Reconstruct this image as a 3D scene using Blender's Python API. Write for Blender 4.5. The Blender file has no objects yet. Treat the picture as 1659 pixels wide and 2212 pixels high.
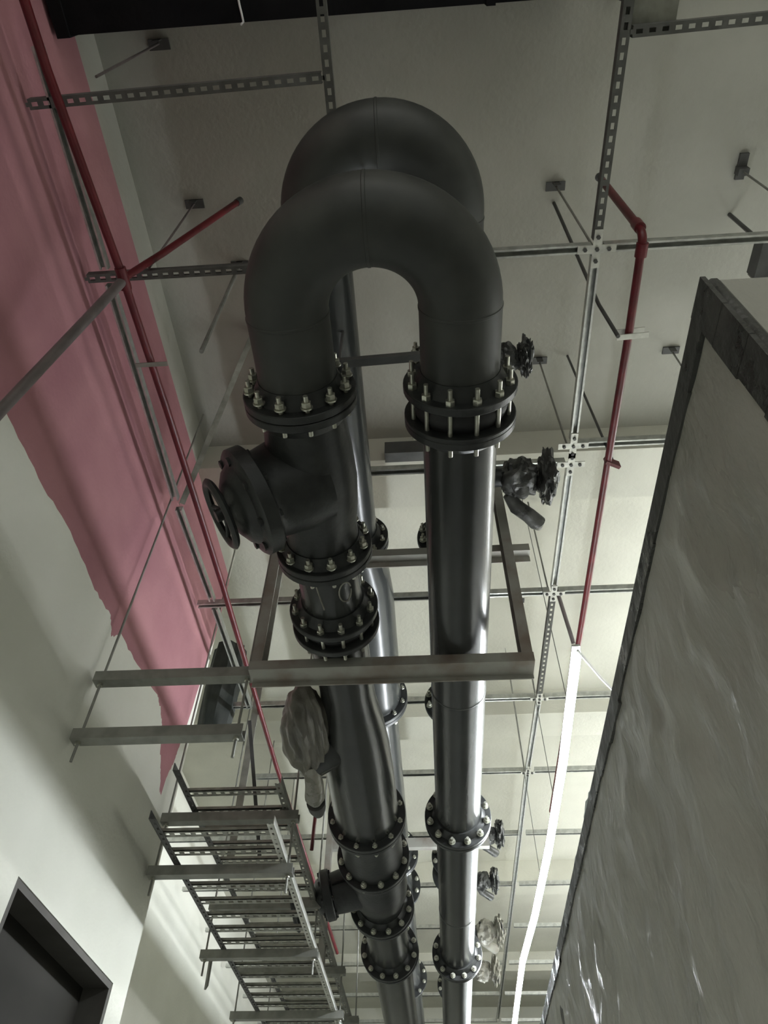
import bpy, bmesh, math, random
from mathutils import Vector, Matrix, noise
random.seed(7)
PI = math.pi
scene = bpy.context.scene
COL = scene.collection

# ------------------------------------------------------------------ camera
pit, yaw, rol = math.radians(50.27), math.radians(-4.31), math.radians(0.87)
FPX = 1540.0
fw = Vector((math.sin(yaw)*math.cos(pit), math.cos(yaw)*math.cos(pit), math.sin(pit)))
rt0 = Vector((math.cos(yaw), -math.sin(yaw), 0)); up0 = rt0.cross(fw)
RT = rt0*math.cos(rol) + up0*math.sin(rol)
UP = -rt0*math.sin(rol) + up0*math.cos(rol)
cam_data = bpy.data.cameras.new('camera')
cam = bpy.data.objects.new('camera', cam_data); COL.objects.link(cam)
M = Matrix((RT, UP, -fw)).transposed().to_4x4(); M.translation = Vector((0, 0, 1.3))
cam.matrix_world = M
cam_data.sensor_fit = 'VERTICAL'; cam_data.sensor_height = 24.0
cam_data.lens = 24.0*FPX/2212.0
cam_data.clip_start = 0.02; cam_data.clip_end = 100
scene.camera = cam

# ------------------------------------------------------------------ world and exposure
world = bpy.data.worlds.new('world'); scene.world = world; world.use_nodes = True
bg = world.node_tree.nodes['Background']
bg.inputs[0].default_value = (0.80, 0.84, 0.78, 1); bg.inputs[1].default_value = 0.75
scene.view_settings.view_transform = 'Standard'
scene.view_settings.look = 'None'
scene.view_settings.gamma = 1.0
scene.view_settings.use_curve_mapping = False
scene.view_settings.exposure = 0.0
TUBE = 170.0          # strength of the hanging LED tubes
AISLE_FILL = 110.0        # strength of the unseen fill tubes added behind the cabinet
REAR_FILL = 26.0          # strength of the fill tube added behind the photographer

# ------------------------------------------------------------------ materials
def nmat(name):
    m = bpy.data.materials.new(name); m.use_nodes = True
    nt = m.node_tree; return m, nt, nt.nodes['Principled BSDF']
def surf(name, c1, c2=None, rough=0.6, metal=0.0, nscale=4.0, bump=0.0, bscale=30.0, spec=0.5, coat=0.0,
         stretch=(1, 1, 1), r2=None, detail=6.0, lo=0.35, hi=0.65, bdist=0.01):
    m, nt, b = nmat(name)
    c2 = c2 or c1
    tc = nt.nodes.new('ShaderNodeTexCoord'); mp = nt.nodes.new('ShaderNodeMapping')
    nt.links.new(tc.outputs['Object'], mp.inputs[0]); mp.inputs['Scale'].default_value = stretch
    nz = nt.nodes.new('ShaderNodeTexNoise'); nz.inputs['Scale'].default_value = nscale
    nz.inputs['Detail'].default_value = detail
    nt.links.new(mp.outputs[0], nz.inputs['Vector'])
    cr = nt.nodes.new('ShaderNodeValToRGB')
    cr.color_ramp.elements[0].position = lo; cr.color_ramp.elements[1].position = hi
    cr.color_ramp.elements[0].color = (*c1, 1); cr.color_ramp.elements[1].color = (*c2, 1)
    nt.links.new(nz.outputs['Fac'], cr.inputs[0]); nt.links.new(cr.outputs[0], b.inputs['Base Color'])
    b.inputs['Metallic'].default_value = metal
    b.inputs['Roughness'].default_value = rough
    b.inputs['Specular IOR Level'].default_value = spec
    b.inputs['Coat Weight'].default_value = coat
    if r2 is not None:
        mr = nt.nodes.new('ShaderNodeMapRange'); mr.inputs[1].default_value = .35; mr.inputs[2].default_value = .65
        mr.inputs[3].default_value = rough; mr.inputs[4].default_value = r2
        nt.links.new(nz.outputs['Fac'], mr.inputs[0]); nt.links.new(mr.outputs[0], b.inputs['Roughness'])
    if bump:
        n2 = nt.nodes.new('ShaderNodeTexNoise'); n2.inputs['Scale'].default_value = bscale; n2.inputs['Detail'].default_value = 5
        nt.links.new(mp.outputs[0], n2.inputs['Vector'])
        bp = nt.nodes.new('ShaderNodeBump'); bp.inputs['Strength'].default_value = bump; bp.inputs['Distance'].default_value = bdist
        nt.links.new(n2.outputs['Fac'], bp.inputs['Height']); nt.links.new(bp.outputs[0], b.inputs['Normal'])
    return m
MAT = {}
MAT['white'] = surf('white_plaster', (.68, .68, .60), (.76, .76, .68), .85, nscale=1.2, bump=.25, bscale=45, spec=.2)
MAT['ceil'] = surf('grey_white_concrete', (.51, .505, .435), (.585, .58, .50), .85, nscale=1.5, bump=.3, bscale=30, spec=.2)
MAT['darker_grey'] = surf('darker_grey_surface', (.36, .357, .31), (.43, .425, .37), .88, nscale=1.3, bump=.3, bscale=30, spec=.2)  # darker grey for the near ceiling bay and the wall's top strip
MAT['pink'] = surf('pink_paint', (.34, .155, .175), (.41, .20, .215), .8, nscale=2.2, bump=.25, bscale=40, spec=.2)
MAT['floor'] = surf('bare_concrete', (.36, .36, .33), (.44, .44, .40), .8, nscale=2, bump=.2)
MAT['black'] = surf('black_paint', (.006, .006, .007), (.012, .012, .013), .8, spec=.1, nscale=3, bump=.2)
MAT['door'] = surf('dark_grey_door_paint', (.022, .021, .018), (.030, .028, .024), .8, nscale=2, spec=.15)
MAT['pipe'] = surf('black_pipe_paint', (.030, .032, .031), (.040, .042, .040), .23, nscale=2.5, bump=.06, bscale=12, spec=.36, r2=.26, bdist=.004)
MAT['bend'] = surf('dusty_black_pipe_paint', (.036, .038, .035), (.060, .062, .056), .45, nscale=5, bump=.12, bscale=40, spec=.4, r2=.62, bdist=.004)
MAT['valve'] = surf('black_cast_iron', (.018, .019, .019), (.03, .032, .031), .42, nscale=14, bump=.35, bscale=50, spec=.4, bdist=.004)
MAT['rubber'] = surf('black_rubber', (.012, .012, .013), None, .6, bump=.1)
MAT['bolt'] = surf('zinc_bolt', (.42, .42, .36), (.60, .60, .52), .34, metal=.85, nscale=60)
MAT['gal'] = surf('galvanised_steel', (.44, .45, .43), (.60, .61, .58), .36, metal=.8, nscale=25, bump=.08, bscale=80)
MAT['tray'] = surf('dull_zinc_tray', (.22, .22, .19), (.32, .32, .28), .5, metal=.5, nscale=18)
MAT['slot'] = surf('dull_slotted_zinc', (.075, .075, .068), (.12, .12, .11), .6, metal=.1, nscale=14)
MAT['trapeze'] = surf('dusty_zinc_channel', (.20, .20, .18), (.28, .28, .25), .55, metal=.35, nscale=12)
MAT['rail'] = surf('bright_zinc_rail', (.50, .50, .46), (.66, .66, .60), .4, metal=.5, nscale=20)
MAT['frame'] = surf('rusty_grey_steel', (.34, .335, .30), (.20, .15, .12), .5, metal=.3, nscale=5, bump=.1, lo=.45, hi=.72)
MAT['red'] = surf('red_oxide_paint', (.13, .011, .016), (.085, .009, .012), .38, nscale=12, spec=.5)
MAT['greypipe'] = surf('grey_pipe_paint', (.10, .085, .08), (.15, .125, .12), .35, nscale=10)
MAT['wrap'] = surf('wrinkled_stretch_film', (.36, .355, .315), (.46, .455, .41), .27, nscale=1.6, bump=1.0, bscale=7.0, spec=.5,
                   coat=.1, stretch=(1, 1.2, .5), r2=.45, bdist=.035)
MAT['film'] = surf('dusty_plastic_bag', (.20, .19, .16), (.34, .33, .28), .25, nscale=9, bump=.6, bscale=14, spec=.5, r2=.5, bdist=.02)
MAT['bag'] = surf('dirty_plastic_bag', (.085, .078, .065), (.17, .16, .13), .3, nscale=7, bump=.7, bscale=12, spec=.45, r2=.55, bdist=.02, stretch=(1.5, .5, 1.5))
MAT['darkfilm'] = surf('dark_plastic_bag', (.035, .036, .034), (.075, .075, .07), .2, nscale=9, bump=.6, bscale=16, spec=.6, r2=.5, bdist=.02)
MAT['flap'] = surf('clear_film_flap', (.75, .80, .80), None, .25, spec=.5)
MAT['cable'] = surf('white_cable', (.8, .8, .8), None, .3)
MAT['dark'] = surf('dark_steel', (.05, .05, .048), (.08, .08, .075), .5, nscale=8)
MAT['jamb'] = surf('brown_grey_door_frame', (.07, .065, .058), (.10, .095, .085), .7, nscale=4, spec=.2)
MAT['cloth'] = surf('dark_green_cloth', (.016, .021, .018), (.04, .042, .038), .8, nscale=6, stretch=(3, 3, .6))
m, nt, b = nmat('led_diffuser')
b.inputs['Base Color'].default_value = (.9, .9, .9, 1)
b.inputs['Emission Color'].default_value = (.90, .955, 1.0, 1); b.inputs['Emission Strength'].default_value = TUBE
MAT['led'] = m
m, nt, b = nmat('fill_diffuser_rear')
b.inputs['Base Color'].default_value = (.9, .9, .9, 1)
b.inputs['Emission Color'].default_value = (1.0, .97, .90, 1); b.inputs['Emission Strength'].default_value = REAR_FILL
MAT['fill_rear'] = m
m, nt, b = nmat('fill_diffuser_aisle')
b.inputs['Base Color'].default_value = (.9, .9, .9, 1)
b.inputs['Emission Color'].default_value = (.95, .97, 1.0, 1); b.inputs['Emission Strength'].default_value = AISLE_FILL
MAT['fill_aisle'] = m

# ------------------------------------------------------------------ helpers
def V(*a): return Vector(a)
def finish(name, bm, mat, parent=None, smooth=True, origin=None):
    bmesh.ops.recalc_face_normals(bm, faces=bm.faces)
    me = bpy.data.meshes.new(name)
    if origin is not None:
        bmesh.ops.translate(bm, verts=bm.verts, vec=-Vector(origin))
    elif parent is not None:
        bmesh.ops.translate(bm, verts=bm.verts, vec=-Vector(parent.location))
    bm.to_mesh(me); bm.free()
    for mm in (mat if isinstance(mat, (list, tuple)) else [mat]): me.materials.append(MAT[mm])
    o = bpy.data.objects.new(name, me); COL.objects.link(o)
    if origin is not None: o.location = origin
    if smooth:
        for p in me.polygons: p.use_smooth = True
        try: me.set_sharp_from_angle(angle=math.radians(38))
        except Exception: pass
    if parent: 
        o.parent = parent
        if origin is not None: o.location = Vector(origin) - parent.location
    return o
def tag(o, label, cat, group=None, kind=None):
    if label: o['label'] = label
    if cat: o['category'] = cat
    if group: o['group'] = group
    if kind: o['kind'] = kind
    return o
def thing(name, label, cat, loc=(0, 0, 0), group=None):
    o = bpy.data.objects.new(name, None); COL.objects.link(o); o.location = loc
    o.empty_display_size = .05
    return tag(o, label, cat, group)
def frame_of(axis, hint=None):
    a = Vector(axis).normalized()
    h = Vector(hint) if hint is not None else (Vector((0, 0, 1)) if abs(a.z) < .9 else Vector((1, 0, 0)))
    u = (h - a*h.dot(a)).normalized(); return a, u, a.cross(u)
def bx(bm, x0, x1, y0, y1, z0, z1, mi=0):
    vs = [bm.verts.new((x, y, z)) for x in (x0, x1) for y in (y0, y1) for z in (z0, z1)]
    for f in ((0, 1, 3, 2), (4, 6, 7, 5), (0, 4, 5, 1), (2, 3, 7, 6), (0, 2, 6, 4), (1, 5, 7, 3)):
        bm.faces.new([vs[i] for i in f]).material_index = mi
def obx(bm, c, ax, up, lx, ly, lz):
    """oriented box: lx along ax, lz along up, ly across"""
    a, u, s = frame_of(ax, up); c = Vector(c); vs = []
    for i in (-.5, .5):
        for j in (-.5, .5):
            for k in (-.5, .5): vs.append(bm.verts.new(c + a*lx*i + s*ly*j + u*lz*k))
    for f in ((0, 1, 3, 2), (4, 6, 7, 5), (0, 4, 5, 1), (2, 3, 7, 6), (0, 2, 6, 4), (1, 5, 7, 3)): bm.faces.new([vs[i] for i in f])
def lathe(bm, prof, org, axis, seg=40, cap=True, hint=None):
    a, u, s = frame_of(axis, hint); org = Vector(org); rings = []
    for t, r in prof:
        rings.append([bm.verts.new(org + a*t + (u*math.cos(2*PI*i/seg) + s*math.sin(2*PI*i/seg))*max(r, 1e-4)) for i in range(seg)])
    for A, B in zip(rings, rings[1:]):
        for i in range(seg): bm.faces.new((A[i], A[(i+1) % seg], B[(i+1) % seg], B[i]))
    if cap: bm.faces.new(rings[0][::-1]); bm.faces.new(rings[-1])
def tube(bm, pts, r, seg=16, cap=True, hint=(0, 0, 1), rad=None):
    pts = [Vector(p) for p in pts]; rings = []
    for k, p in enumerate(pts):
        if k == 0: d = pts[1]-pts[0]
        elif k == len(pts)-1: d = pts[-1]-pts[-2]
        else: d = (pts[k+1]-p).normalized() + (p-pts[k-1]).normalized()
        a, u, s = frame_of(d, hint if abs(d.normalized().dot(Vector(hint))) < .95 else (1, 0, 0))
        rr = rad[k] if rad else r
        rings.append([bm.verts.new(p + (u*math.cos(2*PI*i/seg) + s*math.sin(2*PI*i/seg))*rr) for i in range(seg)])
    for A, B in zip(rings, rings[1:]):
        for i in range(seg): bm.faces.new((A[i], A[(i+1) % seg], B[(i+1) % seg], B[i]))
    if cap: bm.faces.new(rings[0][::-1]); bm.faces.new(rings[-1])
def extrude_profile(bm, prof, p0, p1, up):
    """closed 2-D profile (s, u) swept from p0 to p1"""
    a, u, s = frame_of(Vector(p1)-Vector(p0), up)
    A = [bm.verts.new(Vector(p0) + s*x + u*y) for x, y in prof]; B = [bm.verts.new(Vector(p1) + s*x + u*y) for x, y in prof]
    n = len(prof)
    for i in range(n): bm.faces.new((A[i], A[(i+1) % n], B[(i+1) % n], B[i]))
    bm.faces.new(A[::-1]); bm.faces.new(B)

BOLT = None
def bolt_mesh():
    """through bolt along +X, centred, with a nut at either end (grip 0.07 m)"""
    global BOLT
    if BOLT: return BOLT
    bm = bmesh.new()
    lathe(bm, [(-.078, .0085), (.078, .0085)], (0, 0, 0), (1, 0, 0), 10)
    for s in (-1, 1):
        a, b_ = sorted((s*.036, s*.056))
        lathe(bm, [(a, .0155), (a+.002, .017), (b_-.003, .017), (b_, .0145)], (0, 0, 0), (1, 0, 0), 6)
        a, b_ = sorted((s*.031, s*.036)); lathe(bm, [(a, .021), (b_, .021)], (0, 0, 0), (1, 0, 0), 14)
    bmesh.ops.recalc_face_normals(bm, faces=bm.faces)
    BOLT = bpy.data.meshes.new('bolt'); bm.to_mesh(BOLT); bm.free(); BOLT.materials.append(MAT['bolt']); return BOLT
def flange(parent, c, R, axis=(0, 1, 0), th=.030, r=None, n=12, bolts=True, mat='valve', phase=.5, scale=1.0, br=None, name='flange', hub=0, span=None):
    """a flange ring; hub: -1/+1 adds a tapered neck on that side"""
    c = Vector(c); a, u, s = frame_of(axis)
    bm = bmesh.new(); r = r or R*.69
    prof = [(-th/2, R-.003), (-th/2+.003, R), (th/2-.003, R), (th/2, R-.003)]
    if hub > 0: prof += [(th/2+.001, r+.028), (th/2+.05, r+.003)]
    if hub < 0: prof = [(-th/2-.05, r+.003), (-th/2-.001, r+.028)] + prof
    lathe(bm, prof, c, axis, 48)
    f = finish(name, bm, mat, parent, origin=c)
    if bolts: bolt_ring(f, c, R, a, n, phase, scale, br, span, base=c)
    return f
def bolt_ring(parent, c, R, axis, n=12, phase=.5, scale=1.0, br=None, span=None, base=None):
    a, u, s = frame_of(axis); base = base if base is not None else parent.location; br = br or R - .027
    for k in range(n):
        th_ = 2*PI*(k+phase)/n
        p = Vector(c) + (u*math.cos(th_) + s*math.sin(th_))*br
        o = bpy.data.objects.new('bolt', bolt_mesh()); COL.objects.link(o)
        o.rotation_euler = a.to_track_quat('X', 'Z').to_euler()
        o.scale = (span or scale, scale, scale); o.parent = parent; o.location = p - base

# ================================================================== SETTING
CEIL = 5.73
def struct(name, bm, mat, smooth=False):
    return tag(finish(name, bm, mat, None, smooth), None, None, None, 'structure')
bm = bmesh.new(); bx(bm, -4.2, 4.2, -4, 16.2, -.2, 0); struct('floor', bm, 'floor')
bm = bmesh.new(); bx(bm, -4.2, 4.2, 3.0, 16.2, CEIL, CEIL+.25, 0); bx(bm, -4.2, 4.2, -4, 3.0, CEIL, CEIL+.25, 1); struct('ceiling', bm, ['ceil', 'darker_grey'])
bm = bmesh.new(); bx(bm, 4.0, 4.2, -4, 16.2, 0, CEIL); struct('wall_right', bm, 'white')
bm = bmesh.new(); bx(bm, -4.2, 4.0, 16, 16.2, 0, CEIL); struct('wall_far', bm, 'white')
# near left wall with pink paint band and door opening, thickness -1.58 .. -1.80
WX = -1.58; WT = -1.95
low = [(-4, 3.40), (0, 3.5), (1.00, 3.62), (1.34, 3.66), (1.7, 3.67), (2.04, 3.72), (2.4, 3.70), (2.62, 3.735), (2.70, 3.66), (2.78, 3.75), (3.0, 3.76), (3.42, 3.83), (3.52, 3.80),
       (3.60, 3.75), (3.68, 3.62), (3.76, 3.55), (3.83, 3.45), (3.865, 3.44)]
right = [(3.875, 3.56), (3.93, 3.70), (3.945, 3.80), (3.975, 3.90), (4.0, 4.1), (4.04, 4.45), (4.055, 4.6), (4.1, 4.86)]
def jit(pts, amp, n=7):
    out = []
    for (a0, b0), (a1, b1) in zip(pts, pts[1:]):
        for k in range(n):
            t = k/n; out.append((a0+(a1-a0)*t + (random.uniform(-amp, amp) if k else 0)*.4, b0+(b1-b0)*t + (random.uniform(-amp, amp) if k else 0)))
    out.append(pts[-1]); return out
low = jit(low, .009); right = jit(right, .008)
pinkpoly = low + right + [(4.1, 5.46), (-4, 5.46)]
def prism_x(bm, poly, x0, x1, mi=0):
    A = [bm.verts.new((x0, y, z)) for y, z in poly]; B = [bm.verts.new((x1, y, z)) for y, z in poly]; n = len(poly)
    f = [bm.faces.new(A), bm.faces.new(B[::-1])] + [bm.faces.new((A[i], B[i], B[(i+1) % n], A[(i+1) % n])) for i in range(n)]
    for q in f: q.material_index = mi
bm = bmesh.new()
prism_x(bm, pinkpoly, WX, WT, 1)
DY0, DY1, DZ = 2.71, 3.89, 2.49
prism_x(bm, [(-4, 0), (DY0, 0), (DY0, DZ), (DY1, DZ), (DY1, 0), (4.1, 0), (4.1, 4.86)] + right[::-1][1:] + low[::-1][0:], WX, WT, 0)
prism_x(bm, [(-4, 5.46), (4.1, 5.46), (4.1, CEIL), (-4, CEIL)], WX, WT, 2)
struct('wall_left', bm, ['white', 'pink', 'darker_grey'])
bm = bmesh.new(); bx(bm, -3.07, -2.87, 4.1, 16, 0, CEIL); bx(bm, -3.07, WT, 3.9, 4.1, 0, CEIL); struct('wall_alcove', bm, 'white')
bm = bmesh.new(); bx(bm, WX-.17, WX-.13, DY0, DY1, 0, DZ); d = finish('door_1', bm, 'door', None, False)
jm = bmesh.new(); bx(jm, WX-.13, WX-.002, DY1-.03, DY1-.001, 0, DZ-.03); bx(jm, WX-.13, WX-.002, DY0+.001, DY0+.03, 0, DZ-.03); bx(jm, WX-.13, WX-.004, DY0+.001, DY1-.001, DZ-.03, DZ-.001)
struct('trim_9', jm, 'jamb'); tag(d, None, None, None, 'structure')
bm = bmesh.new()
for z0, z1 in ((.2, 1.1), (1.25, 2.3)): bx(bm, WX-.13, WX-.122, DY0+.14, DY1-.14, z0, z1)
finish('door_panel', bm, 'door', d, False)
# downstand beams
for i, (y0, y1) in enumerate(((2.96, 3.40), (6.1, 6.5), (9.9, 10.3), (13.2, 13.6))):
    bm = bmesh.new(); bx(bm, -2.87 if y0 > 4 else WX, 4, y0, y1, 5.45, CEIL); struct('trim_%d' % (i+1), bm, 'ceil')

# ================================================================== OVERHEAD DUCT (black, top of the picture)
t = thing('air_duct', 'black painted duct crossing overhead at the top edge, nearest the camera', 'duct', (0, 0, 5.2))
bm = bmesh.new(); bx(bm, -1.58+.02, .92, -.55, .315, 5.20, 5.62); finish('duct_body', bm, 'black', t, False)
for xa, xb in ((-1.56, -1.50), (.40, .44)):
    bm = bmesh.new(); bx(bm, xa, xb, -.56, .323, 5.187, 5.633); finish('duct_flange', bm, 'black', t, False)
bm = bmesh.new(); tube(bm, [(-.702, .225, 5.192), (-.700, .255, 5.190), (-.697, .285, 5.192), (-.695, .312, 5.190), (-.699, .318, 5.15)], .005, 6)
tag(finish('string', bm, 'cable', None), 'thin pale string dangling from the black duct', 'string')

# ================================================================== PIPEWORK
ZL, ZU, RP = 3.51, 4.36, .1365
XL, XR, XUL, XUR = -.40, .165, -.378, .187
def bend_pts(xl, xr, z, yc, yl, yr, n=36):
    c = (xl+xr)/2; R = (xr-xl)/2
    pts = [V(xl, yl, z)] + [V(c - R*math.cos(PI*k/n), yc - R*math.sin(PI*k/n), z) for k in range(n+1)] + [V(xr, yr, z)]
    return pts
def seam(parent, c, axis, r):
    bm = bmesh.new(); lathe(bm, [(-.008, r-.002), (-.004, r+.0022), (.004, r+.0022), (.008, r-.002)], c, axis, 48, cap=False)
    finish('weld_seam', bm, 'bend', parent)
# lower return bend
t = thing('pipe_return_bend', 'lower dusty black U-shaped pipe bend, nearest and largest, with two bolted ends', 'pipe bend', (-.1175, .97, ZL))
bm = bmesh.new(); tube(bm, bend_pts(XL, XR, ZL, .97, 1.262, 1.262), RP, 56); finish('bend_pipe', bm, 'bend', t)
seam(t, (-.1175, .6875, ZL), (1, 0, 0), RP)
for x in (XL, XR): seam(t, (x, .972, ZL), (0, 1, 0), RP)
flange(t, (XL, 1.262, ZL), .2, hub=-1, r=RP, span=1.0); flange(t, (XR, 1.262, ZL), .2, hub=-1, r=RP, bolts=False)
# upper return bend
t = thing('pipe_return_bend', 'upper black U-shaped pipe bend, behind and above the nearer one', 'pipe bend', (-.0955, .93, ZU))
bm = bmesh.new(); tube(bm, bend_pts(XUL, XUR, ZU, .93, 1.10, 1.10), RP, 56); finish('bend_pipe', bm, 'bend', t)
seam(t, (-.0955, .6475, ZU), (1, 0, 0), RP)
for x in (XUL, XUR): seam(t, (x, .97, ZU), (0, 1, 0), RP)
for x_ in (-.15, -.10):
    bm = bmesh.new(); tube(bm, [(x_, .735, ZU-.125), (x_, .735, ZU-.195)], .0055, 8); finish('lifting_stud', bm, 'bolt', t)

# --- left lower run
def handwheel(parent, c, axis, R, mat='valve', tr=.014, spokes=5):
    a, u, s = frame_of(axis); bm = bmesh.new(); c = Vector(c)
    pts = [c + (u*math.cos(2*PI*k/40) + s*math.sin(2*PI*k/40))*R for k in range(40)]
    rings = []
    for k, p in enumerate(pts):
        rd = (p-c).normalized()
        rings.append([bm.verts.new(p + (rd*math.cos(2*PI*i/10) + a*math.sin(2*PI*i/10))*tr*(1.25 if i in (0, 5) else 1)) for i in range(10)])
    for k in range(40):
        A, B = rings[k], rings[(k+1) % 40]
        for i in range(10): bm.faces.new((A[i], A[(i+1) % 10], B[(i+1) % 10], B[i]))
    for k in range(spokes):
        th_ = 2*PI*k/spokes + .3
        tube(bm, [c - a*.015, c + (u*math.cos(th_)+s*math.sin(th_))*R*.55 - a*.01, c + (u*math.cos(th_)+s*math.sin(th_))*R], .009, 8)
    lathe(bm, [(-.03, .026), (.02, .024)], c, a, 16)
    return finish('handwheel', bm, mat, parent)
def gate_valve(label, x, y0, y1, R, th_deg, L1, Lw, Rw, group=None, rb=.165, mouth=.15, bn=1.0):
    yc = (y0+y1)/2 - .02; c = V(x, yc, ZL)
    t = thing('gate_valve', label, 'valve', (x, yc, ZL), group)
    bm = bmesh.new(); h = (y1-y0)/2
    lathe(bm, [(-h, mouth), (-h*.75, mouth), (-h*.45, rb*.98), (0, rb*1.03), (h*.35, rb*.98), (h*.6, mouth*.98), (h, mouth)], (x, (y0+y1)/2, ZL), (0, 1, 0), 48)
    th_ = math.radians(th_deg); d = V(-math.cos(th_), 0.02, -math.sin(th_)).normalized()
    # oval bonnet neck
    prof = [(0, .15*bn), (.10, .148*bn), (L1-.09, .14*bn), (L1-.05, .135*bn), (L1-.035, .14*bn)]
    lathe(bm, prof, c, d, 40)
    for sgn in (-1, 1): obx(bm, c + d*(L1*.5), d, (0, 1, 0), L1*.75, .012, .31)     # ribs of the body
    finish('valve_body', bm, 'valve', t)
    a, u, s = frame_of(d)
    bm = bmesh.new(); lathe(bm, [(L1-.03, .158*bn), (L1-.022, .166*bn), (L1+.026, .166*bn), (L1+.035, .158*bn), (L1+.042, .125*bn), (L1+.065, .112*bn), (L1+.09, .08*bn), (L1+.105, .045)], c, d, 44)
    for k in range(8):
        q = c + (u*math.cos(PI/4*k+.2)+s*math.sin(PI/4*k+.2))*.140*bn + d*L1
        lathe(bm, [(-.042, .017), (.048, .017)], q, d, 6)
    finish('bonnet', bm, 'valve', t)
    bm = bmesh.new(); lathe(bm, [(L1+.1, .016), (Lw+.02, .016)], c, d, 12); finish('stem', bm, 'dark', t)
    handwheel(t, c + d*Lw, d, Rw)
    flange(t, (x, y0, ZL), R, hub=1, r=mouth, bolts=False); flange(t, (x, y1, ZL), R, hub=-1, r=mouth, bolts=True, phase=.5)
    return t
gate_valve('black gate valve with handwheel, hanging left below the nearest U-bend', XL, 1.295, 2.0, .2, 33, .255, .385, .125, bn=1.28)
def spool(name, label, cat, x, z, prof, fl, mat='pipe', y0=None, extra=None, group=None):
    """straight run: prof = [(y, r)], fl = [(y, R, hub, bolts)]"""
    t = thing(name, label, cat, (x, prof[0][0], z), group)
    bm = bmesh.new(); lathe(bm, [(y-prof[0][0], r) for y, r in prof], (x, prof[0][0], z), (0, 1, 0), 56)
    finish('pipe_barrel', bm, mat, t)
    for (y, R, hub, bl) in fl: flange(t, (x, y, z), R, hub=hub, r=R*.69, bolts=bl, n=12)
    return t
spool('pipe_spool', 'short black pipe piece with light marker scrawl below the gate valve by the steel frame', 'pipe', XL, ZL, [(2.03, .135), (2.36, .135)],
      [(2.033, .2, 1, False), (2.375, .2, -1, False)])
t = thing('rubber_joint', 'black double-flanged rubber joint resting just before the rusty crossbar', 'pipe joint', (XL, 2.42, ZL))
bm = bmesh.new(); lathe(bm, [(-.04, .15), (-.02, .168), (0, .175), (.02, .168), (.05, .15)], (XL, 2.43, ZL), (0, 1, 0), 44); finish('bellows', bm, 'rubber', t)
flange(t, (XL, 2.475, ZL), .2, hub=1, r=RP, bolts=False)
bolt_ring(t, (XL, 2.425, ZL), .2, (0, 1, 0), 12, .5, 1.0, None, 1.5)
# marker scrawl on the short piece
bm = bmesh.new()
def on_pipe(ang, y, x=XL, z=ZL, r=.1355): return V(x + r*math.sin(ang), y, z - r*math.cos(ang))
tube(bm, [on_pipe(-.28, 2.11), on_pipe(-.20, 2.19), on_pipe(-.14, 2.25)], .0035, 6)
tube(bm, [on_pipe(.62+.22*math.cos(q), 2.17+.055*math.sin(q)) for q in [k*2*PI/20 for k in range(20)]], .0035, 6)
o = bpy.data.objects['pipe_spool']; finish('chalk_mark', bm, 'film', o)
spool('strainer_body', 'big swollen black strainer body behind the rusty crossbar, widening downwards', 'pipe strainer', XL, ZL,
      [(2.49, RP), (2.95, RP), (3.08, .142), (3.28, .168), (3.5, .186), (3.8, .196), (4.25, .198)], [(4.262, .242, -1, False)])
bm = bmesh.new(); lathe(bm, [(-.03, .12), (0, .13), (.26, .13), (.29, .12)], (XL, 3.35, ZL), (-.86, .25, -.35), 32)
finish('strainer_branch', bm, 'pipe', bpy.data.objects['strainer_body'])
t = spool('check_valve', 'squat black check valve between two wide bolted flanges, above the far gate valve', 'valve', XL, ZL,
      [(4.31, .20), (4.45, .195), (4.62, .20), (4.8, .20)], [(4.298, .242, 1, True), (4.82, .242, -1, True)], 'valve')
gate_valve('far black gate valve with handwheel, left of the glinting bolts low in the picture', XL+.005, 4.865, 5.60, .236, 14, .36, .60, .16, rb=.2, mouth=.165)
spool('pipe_spool', 'short black pipe piece glinting below the far gate valve', 'pipe', XL+.01, ZL, [(5.64, .165), (6.48, .165)],
      [(5.645, .235, 1, False), (6.50, .236, -1, True)])
spool('pipe_run', 'wide black pipe with two bright streaks, running off the bottom edge, left of the pair', 'pipe', XL+.015, ZL, [(6.54, .165), (15.9, .165)],
      [(6.545, .236, 1, False), (10.5, .236, 0, True)])
# --- right lower run
t = thing('flexible_connector', 'black rubber flexible connector with tie bolts under the right leg of the nearest bend', 'pipe joint', (XR, 1.30, ZL))
bm = bmesh.new(); lathe(bm, [(-.05, .150), (-.03, .165), (0, .172), (.03, .165), (.06, .150)], (XR, 1.325, ZL), (0, 1, 0), 44); finish('bellows', bm, 'rubber', t)
flange(t, (XR, 1.378, ZL), .2, th=.018, bolts=False)
bolt_ring(t, (XR, 1.322, ZL), .2, (0, 1, 0), 12, .5, 1.0, None, 1.7)
t = spool('pipe_run', 'long straight black pipe under the right leg of the nearest bend, with a bright streak', 'pipe', XR, ZL, [(1.40, RP), (4.28, RP)],
      [(1.40, .2, 1, False), (4.32, .206, -1, True)])
for y in (3.0,): seam(t, (XR, y, ZL), (0, 1, 0), RP)
t = spool('pipe_run', 'second length of the right black pipe, between its two bolted joints', 'pipe', XR, ZL, [(4.36, RP), (6.58, RP)],
      [(4.355, .206, 1, False), (6.60, .206, -1, True)])
seam(t, (XR, 5.7, ZL), (0, 1, 0), RP)
spool('pipe_run', 'last length of the right black pipe, running off the bottom edge', 'pipe', XR, ZL, [(6.64, RP), (15.9, RP)],
      [(6.635, .206, 1, False), (10.6, .206, 0, True)])
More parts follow.
